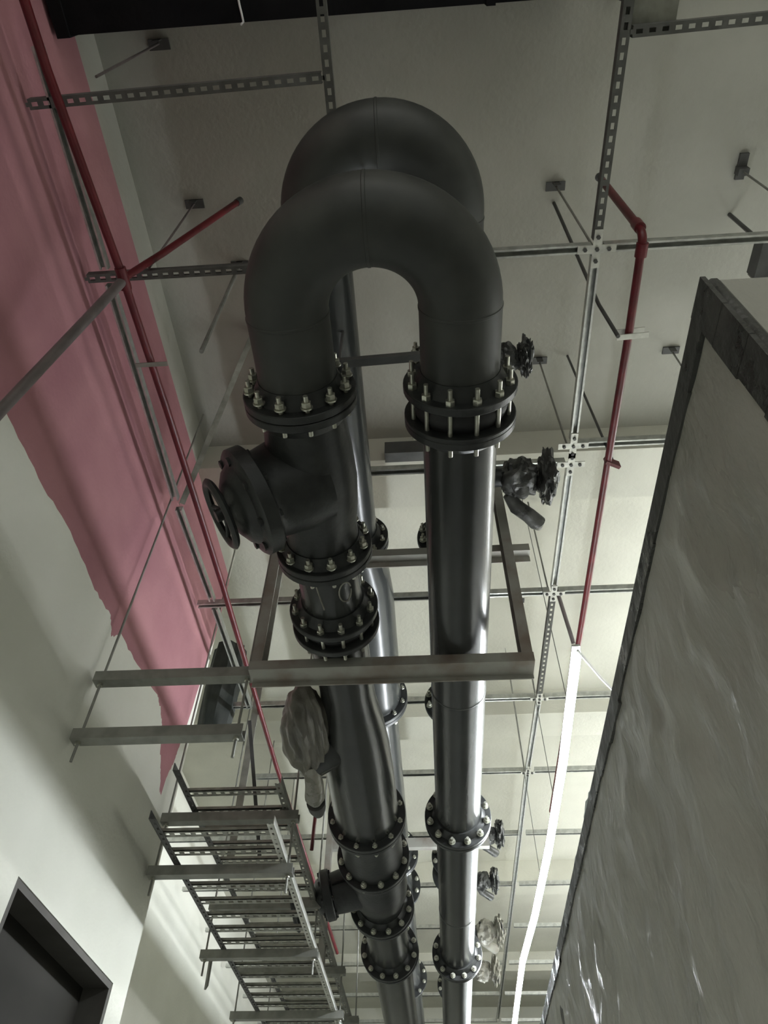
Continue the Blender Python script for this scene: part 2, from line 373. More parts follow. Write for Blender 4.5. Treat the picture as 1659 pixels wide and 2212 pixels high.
# --- upper left run
t = spool('pipe_run', 'narrow shiny black pipe of the upper row, seen through the nearest U-bend', 'pipe', XUL, ZU, [(1.10, RP), (2.70, RP)], [(2.715, .2, -1, False)])
spool('reducer', 'flared black reducer of the upper row, right of the rubber joint', 'pipe', XUL, ZU,
      [(2.75, RP), (2.85, .15), (3.0, .19), (3.2, .205), (3.7, .205), (4.2, .20)], [(2.75, .2, 1, True), (4.235, .245, -1, False)])
spool('pipe_run', 'upper row black pipe beyond the flared reducer, half hidden behind the strainer', 'pipe', XUL, ZU, [(4.28, .165), (6.6, .165)],
      [(4.27, .245, 1, True), (6.62, .242, -1, False)])
spool('pipe_run', 'far upper row black pipe, peeping out right of the left pipe at the bottom', 'pipe', XUL, ZU, [(6.66, .165), (15.9, .165)],
      [(6.655, .242, 1, True), (7.35, .242, 0, True), (9.9, .242, 0, True), (12.5, .242, 0, True)])
# --- upper right run
spool('pipe_run', 'hidden upper row black pipe right above the straight pipe, only its flange rims showing', 'pipe', XUR, ZU, [(1.10, RP), (15.9, RP)],
      [(1.62, .2, 0, True), (2.75, .2, 0, True), (4.33, .2, 0, True), (6.75, .2, 0, True), (7.1, .2, 0, False), (10.2, .2, 0, True)])

def lumpy(bm, c, rx, ry, rz, seed=0, amp=.25, freq=6, sub=4, pleat=0.0):
    ret = bmesh.ops.create_icosphere(bm, subdivisions=sub, radius=1)
    off = Vector((seed*3.1, seed*1.7, seed*.9))
    for v in ret['verts']:
        n = v.co.copy()
        k = 1 + amp*noise.noise(n*freq*.35+off) + amp*.45*noise.noise(n*freq+off)
        if pleat: k += pleat*math.sin(math.atan2(n.z, n.x)*11 + 2*noise.noise(n*2+off))
        v.co = Vector((n.x*rx*k, n.y*ry*k, n.z*rz*k)) + Vector(c)
def wrapped_valve(label, x, y, z, s=1.0, seed=1, tail=True, mat='darkfilm', group=None):
    t = thing('wrapped_valve', label, 'valve', (x, y, z), group)
    bm = bmesh.new(); lathe(bm, [(0, .07*s), (.05*s, .07*s), (.06*s, .055*s), (.16*s, .055*s), (.18*s, .09*s), (.20*s, .09*s)], (x+.10, y, z), (1, 0, 0), 24)
    finish('valve_neck', bm, 'valve', t)
    bm = bmesh.new(); lumpy(bm, (x+.10+.24*s, y, z-.01), .11*s, .12*s, .11*s, seed, .28); finish('plastic_wrap', bm, mat, t)
    a = V(1, .12, .1); handwheel(t, (x+.10+.40*s, y, z), a, .112*s, 'valve', .014)
    bm = bmesh.new(); lumpy(bm, (x+.10+.395*s, y, z), .055*s, .15*s, .145*s, seed+5, .42, 7); finish('wheel_cover', bm, mat, t)
    if tail:
        bm = bmesh.new(); c = V(x+.10+.18*s, y+.10*s, z-.03)
        tube(bm, [c, c+V(.05, .07, -.03)*s, c+V(.12, .12, -.05)*s, c+V(.17, .17, -.06)*s, c+V(.18, .21, -.06)*s], 0, 14, rad=[.03*s, .045*s, .045*s, .05*s, .022*s])
        finish('loose_wrap', bm, mat, t)
    return t
wrapped_valve('glinting film-wrapped valve wheel beside the right leg of the nearest bend', .187, 1.62, ZU, .62, 2, False, 'darkfilm')
wrapped_valve('dark wrapped valve with drooping tail, left of the white cross fittings', .215, 2.33, ZU, .95, 3, True, 'darkfilm')
wrapped_valve('small wrapped valve showing behind the upper bolted joint of the right pipe', .19, 6.3, ZU, .78, 4, True, 'darkfilm')
wrapped_valve('small wrapped valve with a white shred, middle of the three low right of the pipe', .19, 7.25, ZU, .75, 6, True, 'darkfilm')
wrapped_valve('wrapped valve with torn pale film standing off the pipe, above the lowest right flange', .19, 8.5, ZU, 1.0, 8, True, 'film')
wrapped_valve('wrapped valve with pale film beside the lowest right flange', .19, 9.7, ZU, 1.0, 11, False, 'film')
# wrapped strainer basket
t = thing('plastic_wrapped_strainer_cap', 'dusty pleated plastic bag hanging left of the swollen strainer body', 'plastic bag', (-.68, 3.25, 3.38))
bm = bmesh.new()
ret = bmesh.ops.create_icosphere(bm, subdivisions=5, radius=1)
for v in ret['verts']:
    n = v.co.copy(); k = 1 + .16*noise.noise(n*2.2+V(3, 1, 2)) + .06*math.sin(n.x*14 + n.z*13 + 2.5*noise.noise(n*3))
    v.co = V(n.x*.122*k, n.y*.36*(1+.1*noise.noise(n*3)), n.z*.14*k) + V(-.63, 3.22, 3.40) + V(-.02*n.y, 0, .02)
finish('plastic_bag', bm, 'bag', t)
bm = bmesh.new(); tube(bm, [(-.62, 3.38, 3.33), (-.615, 3.52, 3.29), (-.625, 3.62, 3.28), (-.63, 3.70, 3.29)], 0, 16, rad=[.04, .05, .055, .03]); finish('bag_tail', bm, 'film', t)
bm = bmesh.new(); lathe(bm, [(0, .052), (.06, .048), (.12, .03)], (-.63, 3.70, 3.29), (0, 1, 0), 18); finish('cap', bm, 'dark', t)

# lateral bracing angle between the legs
t = thing('brace_bar', 'thin dark bar spanning between the two legs of the nearest U-bend', 'bar', (-.1, 1.39, 3.97))
bm = bmesh.new(); extrude_profile(bm, [(-.017, -.014), (.017, -.014), (.017, .014), (-.017, .014)], (-.30, 1.40, 3.97), (.13, 1.385, 3.97), (0, 0, 1)); finish('bar', bm, 'dark', t, False)
for x_ in (-.30, .12):
    bm = bmesh.new(); tube(bm, [(x_, 1.393, 3.98), (x_, 1.393, 4.26)], .006, 8); finish('hanger_rod', bm, 'dark', t)
bm = bmesh.new(); bx(bm, -.22, .12, 2.88, 2.96, 5.42, 5.56); tag(finish('anchor_plate', bm, 'dark', None, False), 'wide dark plate against the ceiling, left of the flexible connector', 'plate')

# ================================================================== STEEL SUPPORT FRAMES
def c_steel(bm, p0, p1, up, w=.10, d=.05, t=.006, flip=1):
    """channel steel, web facing `up` direction negative"""
    prof = [(-w/2, 0), (w/2, 0), (w/2, d), (w/2-t, d), (w/2-t, t), (-w/2+t, t), (-w/2+t, d), (-w/2, d)]
    extrude_profile(bm, prof, p0, p1, up)
Y2 = 2.64
t = thing('pipe_support_frame', 'rusty grey steel portal frame carrying both pipes, its crossbar below them', 'steel frame', (-.16, Y2, 3.36))
bm = bmesh.new(); extrude_profile(bm, [(-.05, -.05), (.05, -.05), (.05, .0), (-.05, .0)], (-.80, Y2-.02, 3.372), (.49, Y2-.02, 3.372), (0, 0, 1))
bx(bm, -.80, .49, Y2+.028, Y2+.034, 3.30, 3.372)
finish('crossbar', bm, 'frame', t, False)
bm = bmesh.new(); c_steel(bm, (-.80, Y2, 3.374), (-.80, Y2, CEIL), (1, 0, 0)); finish('post', bm, 'frame', t, False)
bm = bmesh.new(); c_steel(bm, (.49, Y2, 3.374), (.49, Y2, CEIL), (-1, 0, 0)); finish('post', bm, 'frame', t, False)
bm = bmesh.new(); bx(bm, -.80, .60, Y2+.052, Y2+.10, 4.17, 4.222); bx(bm, -.80, .60, Y2+.10, Y2+.104, 4.13, 4.222); finish('upper_crossbar', bm, 'frame', t, False)
t = thing('pipe_support_frame', 'narrow hanging steel post with a bright edge, left of the far gate valve', 'steel frame', (-.87, 6.0, 3.22))
bm = bmesh.new(); c_steel(bm, (-.90, 6.0, 3.22), (-.90, 6.0, CEIL), (1, 0, 0), w=.07, d=.05); finish('post', bm, 'frame', t, False)
bm = bmesh.new(); bx(bm, -.90, .48, 6.04, 6.10, 4.13, 4.21); finish('upper_crossbar', bm, 'frame', t, False)
bm = bmesh.new(); lathe(bm, [(0, .02), (.03, .02)], (-.88, 6.0, 3.2), (0, 0, 1), 6); finish('bolt', bm, 'bolt', t)

# ================================================================== STRUT GRID
ZG = 4.70
def strut(bm, p0, p1, slotted, hw=.0205):
    p0, p1 = Vector(p0), Vector(p1); d = (p1-p0); L = d.length; a = d.normalized(); s = a.cross(V(0, 0, 1)).normalized(); T = .003
    if not slotted:      # open side down: lips visible
        prof = [(-hw, -hw), (-hw, hw), (hw, hw), (hw, -hw), (.011, -hw), (.011, -hw+.008), (.011+T, -hw+.008), (.011+T, -hw+T), (hw-T, -hw+T),
                (hw-T, hw-T), (-hw+T, hw-T), (-hw+T, -hw+T), (-.011-T, -hw+T), (-.011-T, -hw+.008), (-.011, -hw+.008), (-.011, -hw)]
        extrude_profile(bm, prof, p0, p1, (0, 0, 1))
    else:                # slotted back facing down
        w = .0125
        for sg in (-1, 1):
            extrude_profile(bm, [(sg*hw, hw), (sg*(hw-T), hw), (sg*(hw-T), -hw+T), (sg*(hw-w), -hw+T), (sg*(hw-w), -hw), (sg*hw, -hw)], p0, p1, (0, 0, 1))
        n = max(1, int(L/.05))
        for k in range(n+1):
            q = p0 + a*min(L, k*L/n) - V(0, 0, hw-T/2)
            obx(bm, q, a, (0, 0, 1), .025, 2*(hw-w)+.0002, T)
XG = (-1.475, -.295, .895); YG = (.40, 1.25, 2.37, 3.58, 4.77, 5.85, 7.0, 8.15, 9.3, 10.5, 11.7, 12.9)
NR = ['nearest', 'second', 'third', 'fourth', 'fifth', 'sixth', 'seventh', 'eighth', 'ninth', 'tenth', 'eleventh', 'twelfth']
def channel(name, label, p0, p1, slotted, group=None, mat='gal'):
    p0, p1 = Vector(p0), Vector(p1)
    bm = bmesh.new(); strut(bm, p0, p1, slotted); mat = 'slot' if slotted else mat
    return tag(finish(name, bm, mat, None, False, origin=p0), label, 'channel', group)
# long channels, right line
channel('strut_channel', 'nearest length of the right long ceiling channel, slotted, running off the top edge', (.90, -.3, ZG), (.888, 1.21, ZG), True, mat='tray')
channel('strut_channel', 'length of the right long ceiling channel with two bright lips, above the white cross fittings', (.892, 1.29, ZG), (.898, 2.34, ZG), False)
channel('strut_channel', 'length of the right long ceiling channel with two bright lips, below the white cross fittings', (.898, 2.53, ZG), (.893, 3.54, ZG), False)
channel('strut_channel', 'slotted length of the right long ceiling channel beside the frame corner', (.893, 3.62, ZG), (.885, 4.74, ZG), True)
channel('strut_channel', 'far length of the right long ceiling channel, left of the glowing tube', (.885, 4.81, ZG), (.865, 5.82, ZG), False)
channel('strut_channel', 'last pale length of the right long ceiling channel, left of the glowing tube', (.865, 5.89, ZG), (.87, 12.9, ZG), False)
channel('strut_channel', 'slotted long ceiling channel running from the top edge to behind the upper bend', (-.29, -.3, ZG), (-.295, 1.21, ZG), True, mat='tray')
channel('strut_channel', 'long ceiling channel hidden above the upper pipes, beyond the upper bend', (-.295, 1.29, ZG), (-.295, 12.9, ZG), False)
channel('strut_channel', 'wall-side ceiling channel against the pink wall, top left length', (-1.452, .3, ZG), (-1.465, 1.21, ZG), False)
channel('strut_channel', 'wall-side ceiling channel against the pink wall, left of the dark red pipe', (-1.465, 1.29, ZG), (-1.48, 2.64, ZG), False)
channel('strut_channel', 'wall-side ceiling channel against the pink wall, below the slanting brace', (-1.48, 2.72, ZG), (-1.45, 3.54, ZG), False)
channel('strut_channel', 'wall-side ceiling channel at the end of the pink wall', (-1.45, 3.62, ZG), (-1.42, 4.8, ZG), False)
# cross channels
for j, y in enumerate(YG):
    for k, (x0, x1, side) in enumerate(((-1.56, -.32, 'left'), (-.27, .865, 'middle'), (.925, 2.6, 'right'))):
        yy = y + (.13 if (j == 2 and k < 2) else 0)
        if j == 0 and k == 1: continue
        if j == 2 and k == 0: continue
        lab = '%s cross channel of the ceiling grid counting from the top, %s bay' % (NR[j], side)
        if j >= 6: x0, x1 = (x0 if k else -2.8), x1
        y0_ = yy + (.10 if j == 0 and k == 0 else 0); y1_ = yy - (.04 if (j == 0 and k == 2) else 0)
        channel('strut_channel', lab, (x0, y0_, ZG), (x1, y1_ + (.08 if (j == 0 and k == 0) else 0), ZG), j == 0 or (j == 1 and k == 0), mat='tray' if j == 0 or (j == 1 and k == 0) else 'gal')
# flat cross fittings
def cross_plate(label, x, y, s=.085, group=None):
    t = thing('cross_fitting', label, 'bracket', (x, y, ZG-.025), group)
    bm = bmesh.new(); z = ZG-.0235
    bx(bm, x-s, x+s, y-.0195, y+.0195, z-.0028, z+.0028); bx(bm, x-.0195, x+.0195, y-s, y+s, z-.003, z+.003)
    finish('plate', bm, 'rail', t, False)
    for dx, dy in ((0, 0), (s*.62, 0), (-s*.62, 0), (0, s*.62), (0, -s*.62)):
        bm = bmesh.new(); lathe(bm, [(0, .010), (.009, .010)], (x+dx, y+dy, z-.012), (0, 0, 1), 6); finish('bolt', bm, 'dark', t)
    return t
lab = ['wrapped-looking cross fitting at the right channel, beside the bend of the red pipe', None]
cross_plate('cross fitting on the right channel, left of the red pipe elbow', .89, 1.25, .09)
cross_plate('bright white cross fitting with bolt holes, upper of the touching pair', .898, 2.37, .085)
cross_plate('bright white cross fitting with bolt holes, lower of the touching pair', .898, 2.50, .08)
cross_plate('small cross fitting on the right channel, level with the wide pipe beside the rubber joint', .893, 3.58, .075)
cross_plate('small shining cross fitting left of the top of the glowing tube', .885, 4.77, .07)
cross_plate('small pale cross fitting beyond the one beside the glowing tube', .865, 5.85, .06)
# rods from grid to ceiling
def rod(label, x, y, z0=ZG, z1=CEIL, br='L', r=.006, group=None, mat='trapeze', plate='dark'):
    t = thing('threaded_rod', label, 'rod', (x, y, z0), group)
    bm = bmesh.new(); lathe(bm, [(0, r), (z1-z0, r)], (x, y, z0), (0, 0, 1), 8); finish('rod_shaft', bm, mat, t)
    bm = bmesh.new()
    if br == 'L': bx(bm, x-.055, x+.055, y-.02, y+.03, z1-.012, z1-.001); bx(bm, x-.02, x+.02, y-.02, y-.014, z1-.07, z1)
    else: bx(bm, x-.025, x+.025, y-.09, y+.05, z1-.02, z1-.001); bx(bm, x-.03, x+.03, y-.02, y+.02, z1-.06, z1)
    finish('anchor_bracket', bm, plate, t, False); return t
rod('threaded rod with dark anchor rising from the cross fitting left of the red elbow', .88, 1.25)
rod('threaded rod with long anchor at the upper right, near the right edge', 1.93, 1.23, br='U')
rod('thin rod with dark anchor above the touching pair of white cross fittings', .865, 2.37, z1=5.72)
rod('thin rod under the drooping wrapped valve, rising from the right channel', .86, 3.57)
rod('thin rod rising behind the frame corner from the right channel', .86, 4.76)
rod('thin rod rising from the far part of the right channel', .84, 5.84)
rod('blurred rod and anchor at the top of the pink wall', -1.25, 1.22, mat='greypipe')
rod('faint rod and anchor by the pink wall at the very top left', -1.25, .42, mat='greypipe')
rod('pale rod with hooked anchor between the pink wall and the nearest bend', -1.05, 1.60, z0=4.55, r=.012, mat='trapeze')
rod('dark stubby anchor below the left cross channel', -1.0, 2.2, z0=5.5)
rod('faint rod at the cabinet edge beside its dark spot', 1.75, 2.35)
# slanted brace angle
bm = bmesh.new()
A, B = V(-1.47, 2.68, 4.70), V(-1.05, 2.03, 5.72); extrude_profile(bm, [(-.03, 0), (.03, 0), (.03, .003), (-.03, .003)], A, B, (1, .5, 0))
extrude_profile(bm, [(-.03, 0), (-.027, 0), (-.027, .035), (-.03, .035)], A, B, (1, .5, 0))
tag(finish('brace_angle', bm, 'tray', None, False), 'slanting slotted brace rising from the pink wall towards the nearest bend', 'brace')

# ================================================================== RED SPRINKLER PIPES
ZR = 4.5
t = thing('sprinkler_pipe', 'bright red pipe right of the long channel, elbowing up to the ceiling', 'pipe', (1.04, 1.13, ZR))
bm = bmesh.new(); q = []
q += [V(1.035, 1.12, 5.28), V(1.037, 1.125, 4.62)]
for k in range(1, 7): a_ = PI/2*k/6; q.append(V(1.04, 1.13+.045*(1-math.cos(a_)), ZR+.06-.06*math.sin(a_)))
q += [V(1.048, 1.61, ZR), V(1.05, 2.24, ZR), V(1.058, 3.92, ZR), V(1.07, 6.2, ZR)]
tube(bm, q, .0195, 18, hint=(1, 0, 0)); finish('pipe_barrel', bm, 'red', t)
bm = bmesh.new(); lathe(bm, [(0, .026), (.07, .026)], (1.04, 1.125, 4.56), (0, 0, 1), 18); finish('elbow_collar', bm, 'red', t)
bm = bmesh.new(); lathe(bm, [(0, .027), (.06, .027)], (1.042, 1.17, ZR), (0, 1, 0), 18); finish('elbow_collar', bm, 'red', t)
bm = bmesh.new(); lathe(bm, [(0, .020), (.03, .020), (.035, .012), (.075, .010), (.078, .022), (.084, .022)], (1.035, 1.12, 5.28), (0, 0, 1), 14); finish('sprinkler_head', bm, 'dark', t)
t = thing('pipe_clamp', 'white clamp bar gripping the bright red pipe, nearest one', 'clamp', (1.06, 1.61, ZR))
bm = bmesh.new(); obx(bm, (1.06, 1.605, ZR-.025), (1, -.05, 0), (0, 0, 1), .15, .028, .006); obx(bm, (1.06, 1.605, ZR+.03), (1, -.05, 0), (0, 0, 1), .14, .028, .006); finish('bar', bm, 'rail', t, False)
bm = bmesh.new(); tube(bm, [(.99, 1.6, ZR-.03), (.97, 1.585, ZR+.3), (.88, 1.35, CEIL)], .010, 8); finish('hanger', bm, 'dark', t)
t = thing('pipe_clamp', 'small dark clamp on the bright red pipe beside the cabinet, below the cross channel', 'clamp', (1.09, 2.38, ZR))
bm = bmesh.new(); obx(bm, (1.075, 2.37, ZR), (1, .5, 0), (0, 0, 1), .09, .02, .05); finish('bar', bm, 'red', t, False)
bm = bmesh.new(); tube(bm, [(1.09, 2.385, ZR), (1.06, 2.36, CEIL)], .008, 8); finish('hanger', bm, 'dark', t)
t = thing('drop_pipe', 'short purple-brown pipe slanting from the channel cross to the top of the glowing tube', 'pipe', (.93, 3.64, ZG))
bm = bmesh.new(); tube(bm, [(.93, 3.62, ZG+.04), (1.0, 3.80, 4.42)], .014, 12); finish('pipe_barrel', bm, 'greypipe', t)
# left red
t = thing('sprinkler_pipe', 'dark red pipe along the pink wall with a capped branch rising to the right', 'pipe', (-1.31, 1.19, ZR))
bm = bmesh.new(); tube(bm, [(-1.37, -.4, ZR), (-1.36, .36, ZR), (-1.31, 1.19, ZR), (-1.29, 1.9, ZR), (-1.27, 3.2, ZR), (-1.27, 5.3, ZR), (-1.2, 9.5, ZR)], .019, 18); finish('pipe_barrel', bm, 'red', t)
bm = bmesh.new(); tube(bm, [(-1.31, 1.19, ZR), (-1.20, 1.185, 4.78), (-.95, 1.18, 5.55)], .017, 16, hint=(0, 1, 0)); finish('branch_pipe', bm, 'red', t)
bm = bmesh.new(); lathe(bm, [(0, .020), (.05, .020)], (-.956, 1.18, 5.53), (.3, 0, .95), 12); finish('branch_cap', bm, 'dark', t)
bm = bmesh.new(); lathe(bm, [(-.05, .026), (.05, .026)], (-1.31, 1.19, ZR), (0, 1, 0), 18); finish('tee', bm, 'red', t)
t = thing('drop_pipe', 'grey-brown pipe running down across the pink wall from the red pipe', 'pipe', (-1.31, 1.2, ZR))
bm = bmesh.new(); tube(bm, [(-1.315, 1.2, ZR-.01), (-1.50, 1.28, 3.51), (-1.54, 1.30, 3.2)], .022, 16, hint=(0, 1, 0)); finish('pipe_barrel', bm, 'greypipe', t)
t = thing('pipe_clamp', 'pale clamp bar on the dark red pipe beside the pink wall', 'clamp', (-1.29, 1.6, ZR))
bm = bmesh.new(); obx(bm, (-1.29, 1.62, ZR-.022), (1, 0, 0), (0, 0, 1), .16, .022, .006); finish('bar', bm, 'tray', t, False)
# small vertical red pipe far
bm = bmesh.new(); tube(bm, [(-.80, 4.75, CEIL), (-.80, 4.75, 3.95), (-.81, 4.75, 3.52)], .013, 12); tag(finish('drop_pipe', bm, 'red', None), 'short red vertical pipe hanging below the dusty plastic bag', 'pipe')

# ================================================================== LED TUBE
ZT = 3.55; KT = (ZT-1.3)/3.05
pts = [(a_*KT, b_*KT) for a_, b_ in [(1.01, 3.79), (1.05, 5.17), (1.06, 6.59), (1.04, 8.12), (.99, 9.44), (1.02, 11.74), (1.03, 15.0)]]
LN = ['nearest glowing tube light, starting at the end of the red pipe', 'second glowing tube light down the row', 'third glowing tube light down the row',
      'fourth glowing tube light down the row', 'fifth glowing tube light, before the kink', 'sixth glowing tube light, running off the bottom edge']
for k, (p, q) in enumerate(zip(pts, pts[1:])):
    P, Q = V(p[0], p[1], ZT), V(q[0], q[1], ZT); d = (Q-P).normalized()
    t = thing('tube_light', LN[k], 'light', P)
    bm = bmesh.new(); tube(bm, [P+d*.02, Q-d*.005], .022, 12); finish('diffuser', bm, 'led', t)
    bm = bmesh.new(); obx(bm, (P+Q)/2 + V(0, 0, .034), d, (0, 0, 1), (Q-P).length, .04, .014); finish('housing', bm, 'rail', t, False)
    for w_ in ((.5,) if k < 3 else ()):
        c_ = P.lerp(Q, w_); bm = bmesh.new(); tube(bm, [c_+V(0, 0, .04), (c_.x, c_.y, CEIL)], .0025, 6); finish('hanger_wire', bm, 'trapeze', t)
bm = bmesh.new(); tube(bm, [(.742, 2.78, 3.54), (.805, 2.87, 3.53), (.88, 2.99, 3.53), (.958, 3.10, 3.53), (1.03, 3.22, 3.45)], .0075, 8)
tag(finish('power_cable', bm, 'cable', None), 'bright white cable slanting from the tube end towards the wrapped cabinet', 'cable')
t = thing('tube_light', 'added fill tube light behind the photographer, outside the picture', 'light', (.3, -3.4, 4.6))  # fill lamp added to brighten the near pipes and ceiling
bm = bmesh.new(); tube(bm, [(-.9, -2.6, 4.6), (1.9, -2.6, 4.6)], .026, 12); finish('diffuser', bm, 'fill_rear', t)
bm = bmesh.new(); bx(bm, -.9, 1.9, -2.62, -2.58, 4.627, 4.64); tube(bm, [(-.5, -2.6, 4.64), (-.5, -2.6, CEIL)], .003, 6); tube(bm, [(1.5, -2.6, 4.64), (1.5, -2.6, CEIL)], .003, 6); finish('housing', bm, 'rail', t, False)

for k, (ya, yb) in enumerate(((3.2, 5.2), (5.8, 8.2), (8.8, 11.8))):  # unseen fill row, added to brighten the left wall
    t = thing('tube_light', ['nearest', 'middle', 'farthest'][k] + ' added fill tube light, unseen behind the wrapped cabinet', 'light', (3.3, ya, 4.9), 'unseen fill tube lights added behind the cabinet')
    bm = bmesh.new(); tube(bm, [(3.3, ya, 4.9), (3.3, yb, 4.9)], .026, 12); finish('diffuser', bm, 'fill_aisle', t)
    bm = bmesh.new(); bx(bm, 3.28, 3.32, ya, yb, 4.927, 4.94); finish('housing', bm, 'rail', t, False)
    bm = bmesh.new(); tube(bm, [(3.3, ya+.4, 4.94), (3.3, ya+.4, CEIL)], .003, 6); finish('hanger_wire', bm, 'trapeze', t)

# ================================================================== CABLE TRAYS AND TRAPEZES
def trapeze(label, y, xl, xr, zs, ztop, single_low=True):
    t = thing('trapeze_hanger', label, 'hanger', (xl, y, zs[-1]))
    for x in (xl+.03, xr-.03):
        bm = bmesh.new(); lathe(bm, [(0, .0065), (ztop-zs[-1]+.12, .0065)], (x, y, zs[-1]-.12), (0, 0, 1), 8); finish('rod', bm, 'trapeze', t)
    for z in zs:
        bm = bmesh.new(); extrude_profile(bm, [(-.030, -.026), (.030, -.026), (.030, .026), (.0265, .026), (.0265, -.0225), (-.0265, -.0225), (-.0265, .026), (-.030, .026)], (xl, y, z), (xr, y, z), (0, 0, 1)); finish('crossbar', bm, 'trapeze', t, False)
        for x in (xl+.03, xr-.03):
            bm = bmesh.new(); lathe(bm, [(-.038, .013), (-.026, .013)], (x, y, z), (0, 0, 1), 6); finish('nut', bm, 'bolt', t)
trapeze('two-tier hanger in front of the pink wall, carrying nothing, nearest', 2.68, -1.56, -.80, (3.38, 3.07), CEIL)
trapeze('two-tier hanger at the near ends of the cable ladders', 3.93, -1.56, -.76, (3.33, 3.03), CEIL)
trapeze('two-tier hanger with a stub poking out on the left, middle of the ladders', 5.18, -1.56, -.78, (3.34, 3.04), CEIL)
trapeze('two-tier hanger under the ladders at the bottom edge', 6.45, -1.62, -.74, (3.34, 3.04), CEIL)
trapeze('two-tier hanger under the ladders beyond the bottom edge', 7.7, -1.62, -.74, (3.34, 3.04), CEIL)
bm = bmesh.new(); extrude_profile(bm, [(-.03, 0), (.03, 0), (.03, .012), (-.03, .012)], (-1.50, 5.2, 3.06), (-1.535, 5.33, 2.90), (1, 0, 0))
tag(finish('bracket_stub', bm, 'trapeze', None, False), 'grey bracket stub sticking out left of the cable ladders over the wall', 'bracket')
def ladder(label, xl, xr, z, y0, y1, yr0, lmat, rmat, seed):
    t = thing('cable_ladder', label, 'cable tray', (xl, y0, z))
    def rail(x, ya, yb, m):
        bm = bmesh.new(); sgn = 1
        extrude_profile(bm, [(-.002, 0), (.002, 0), (.002, .045), (-.002, .045)], (x, ya, z), (x, yb, z), (0, 0, 1))
        for k in range(int((yb-ya)/.055)):     # perforated bottom lip
            obx(bm, (x+(.018 if x == xl else -.018), ya+.02+k*.055, z), (0, 1, 0), (0, 0, 1), .034, .012, .002)
        for s_ in (.008, .030): extrude_profile(bm, [(-.005, 0), (.005, 0), (.005, .002), (-.005, .002)], (x+(s_ if x == xl else -s_), ya, z), (x+(s_ if x == xl else -s_), yb, z), (0, 0, 1))
        finish('side_rail', bm, m, t, False)
    rail(xl, y0, y1, lmat); rail(xr, yr0, y1, rmat)
    y = max(y0, yr0) + .10; k = 0
    while y < y1:
        bm = bmesh.new(); w = .05
        bx(bm, xl+.003, xr-.003, y-w/2-.004, y-w/2+.012, z+.006, z+.010); bx(bm, xl+.003, xr-.003, y+w/2-.012, y+w/2+.004, z+.006, z+.010)
        n = 11
        for i in range(n): bx(bm, xl+.003+(xr-xl-.006)*i/n, xl+.003+(xr-xl-.006)*(i+.45)/n, y-w/2, y+w/2, z+.005, z+.009)
        bx(bm, xl+.003, xr-.003, y-w/2-.004, y-w/2-.001, z+.006, z+.026)
        finish('rung', bm, 'tray', t, False); y += .21; k += 1
ladder('upper cable ladder with black perforated near rail end, along the left wall', -1.385, -.82, 3.362, 3.46, 9.5, 3.62, 'dark', 'trapeze', 1)
ladder('lower cable ladder with one bright perforated rail, along the left wall', -1.42, -.80, 3.062, 3.40, 9.5, 3.48, 'dark', 'rail', 2)
# hanging posts by the trays
bm = bmesh.new(); extrude_profile(bm, [(-.025, -.004), (.025, -.004), (.025, .004), (-.025, .004)], (-1.31, 4.6, 3.40), (-1.32, 4.6, CEIL), (0, -1, 0))
tag(finish('hanging_post', bm, 'trapeze', None, False), 'flat grey post dropping to the near end of the upper ladder', 'post')
bm = bmesh.new(); extrude_profile(bm, [(-.012, -.003), (.012, -.003), (.012, .003), (-.012, .003)], (-1.20, 4.1, 4.1), (-1.12, 4.6, 3.42), (0, -1, 0))
tag(finish('diagonal_brace', bm, 'dark', None, False), 'thin dark diagonal strip crossing the flat grey post', 'brace')

# dark cloth-wrapped stub in the alcove
t = thing('wrapped_pipe_stub', 'dark cloth-wrapped pipe stub in the gap past the end of the pink wall', 'pipe', (-1.8, 4.6, 4.3))
bm = bmesh.new()
tube(bm, [(-1.66, 4.75, 5.25), (-1.66, 4.75, 5.0), (-1.67, 4.75, 4.8), (-1.67, 4.77, 4.65), (-1.68, 4.8, 4.5), (-1.68, 4.8, 4.44)], 0, 22, rad=[.13, .14, .135, .13, .12, .07], hint=(0, 1, 0))
for v in bm.verts: v.co.x += .012*math.sin(v.co.y*60+v.co.z*3); v.co.y += .012*math.sin(v.co.x*70)
finish('cloth', bm, 'cloth', t)

# ================================================================== WRAPPED CABINET
CX0, CZ, CY0, CY1 = .68, 2.90, .68, 13.5
t = thing('wrapped_cabinet', 'tall grey cabinet wrapped in wrinkled plastic film, filling the right side', 'cabinet', (1.5, 4, 0))
def cabx(y): return CX0 + .0095*(y-CY0)
def grid_face(bm, f, nu, nv):
    g = [[bm.verts.new(f(i/nu, j/nv)) for j in range(nv+1)] for i in range(nu+1)]
    for i in range(nu):
        for j in range(nv): bm.faces.new((g[i][j], g[i+1][j], g[i+1][j+1], g[i][j+1]))
def wr(p, k):
    n1 = noise.noise(V(p.x*2, p.y*2.4, p.z*1.1)); n2 = noise.noise(V(p.x*5+9, p.y*7+p.z*2.2, p.z*2.0)); n3 = 1-abs(noise.noise(V(p.x*3+4, p.y*4.5-p.z*2.6, p.z*3.2+7)))*2
    n4 = noise.noise(V(p.x*9, p.y*13+p.z*5, p.z*5.5+3))
    return k*(.024*n1 + .018*n2 + .020*n3 + .009*n4)
def sideface(u, v):
    y = CY0 + (CY1-CY0)*(u**1.6); z = CZ*v
    p = V(cabx(y), y, z); e = min(1, u*9)*min(1, (1-v)*8)
    return V(p.x - .004 + wr(p, e)*-1, p.y, p.z + (.006*noise.noise(V(y*2.2, 3, 1)) if v > .999 else 0))
def frontface(u, v):
    x = CX0 + 1.9*u; p = V(x, CY0, CZ*v); e = min(1, u*6)*min(1, (1-v)*8)
    return V(p.x, p.y - wr(p, e) + 0, p.z)
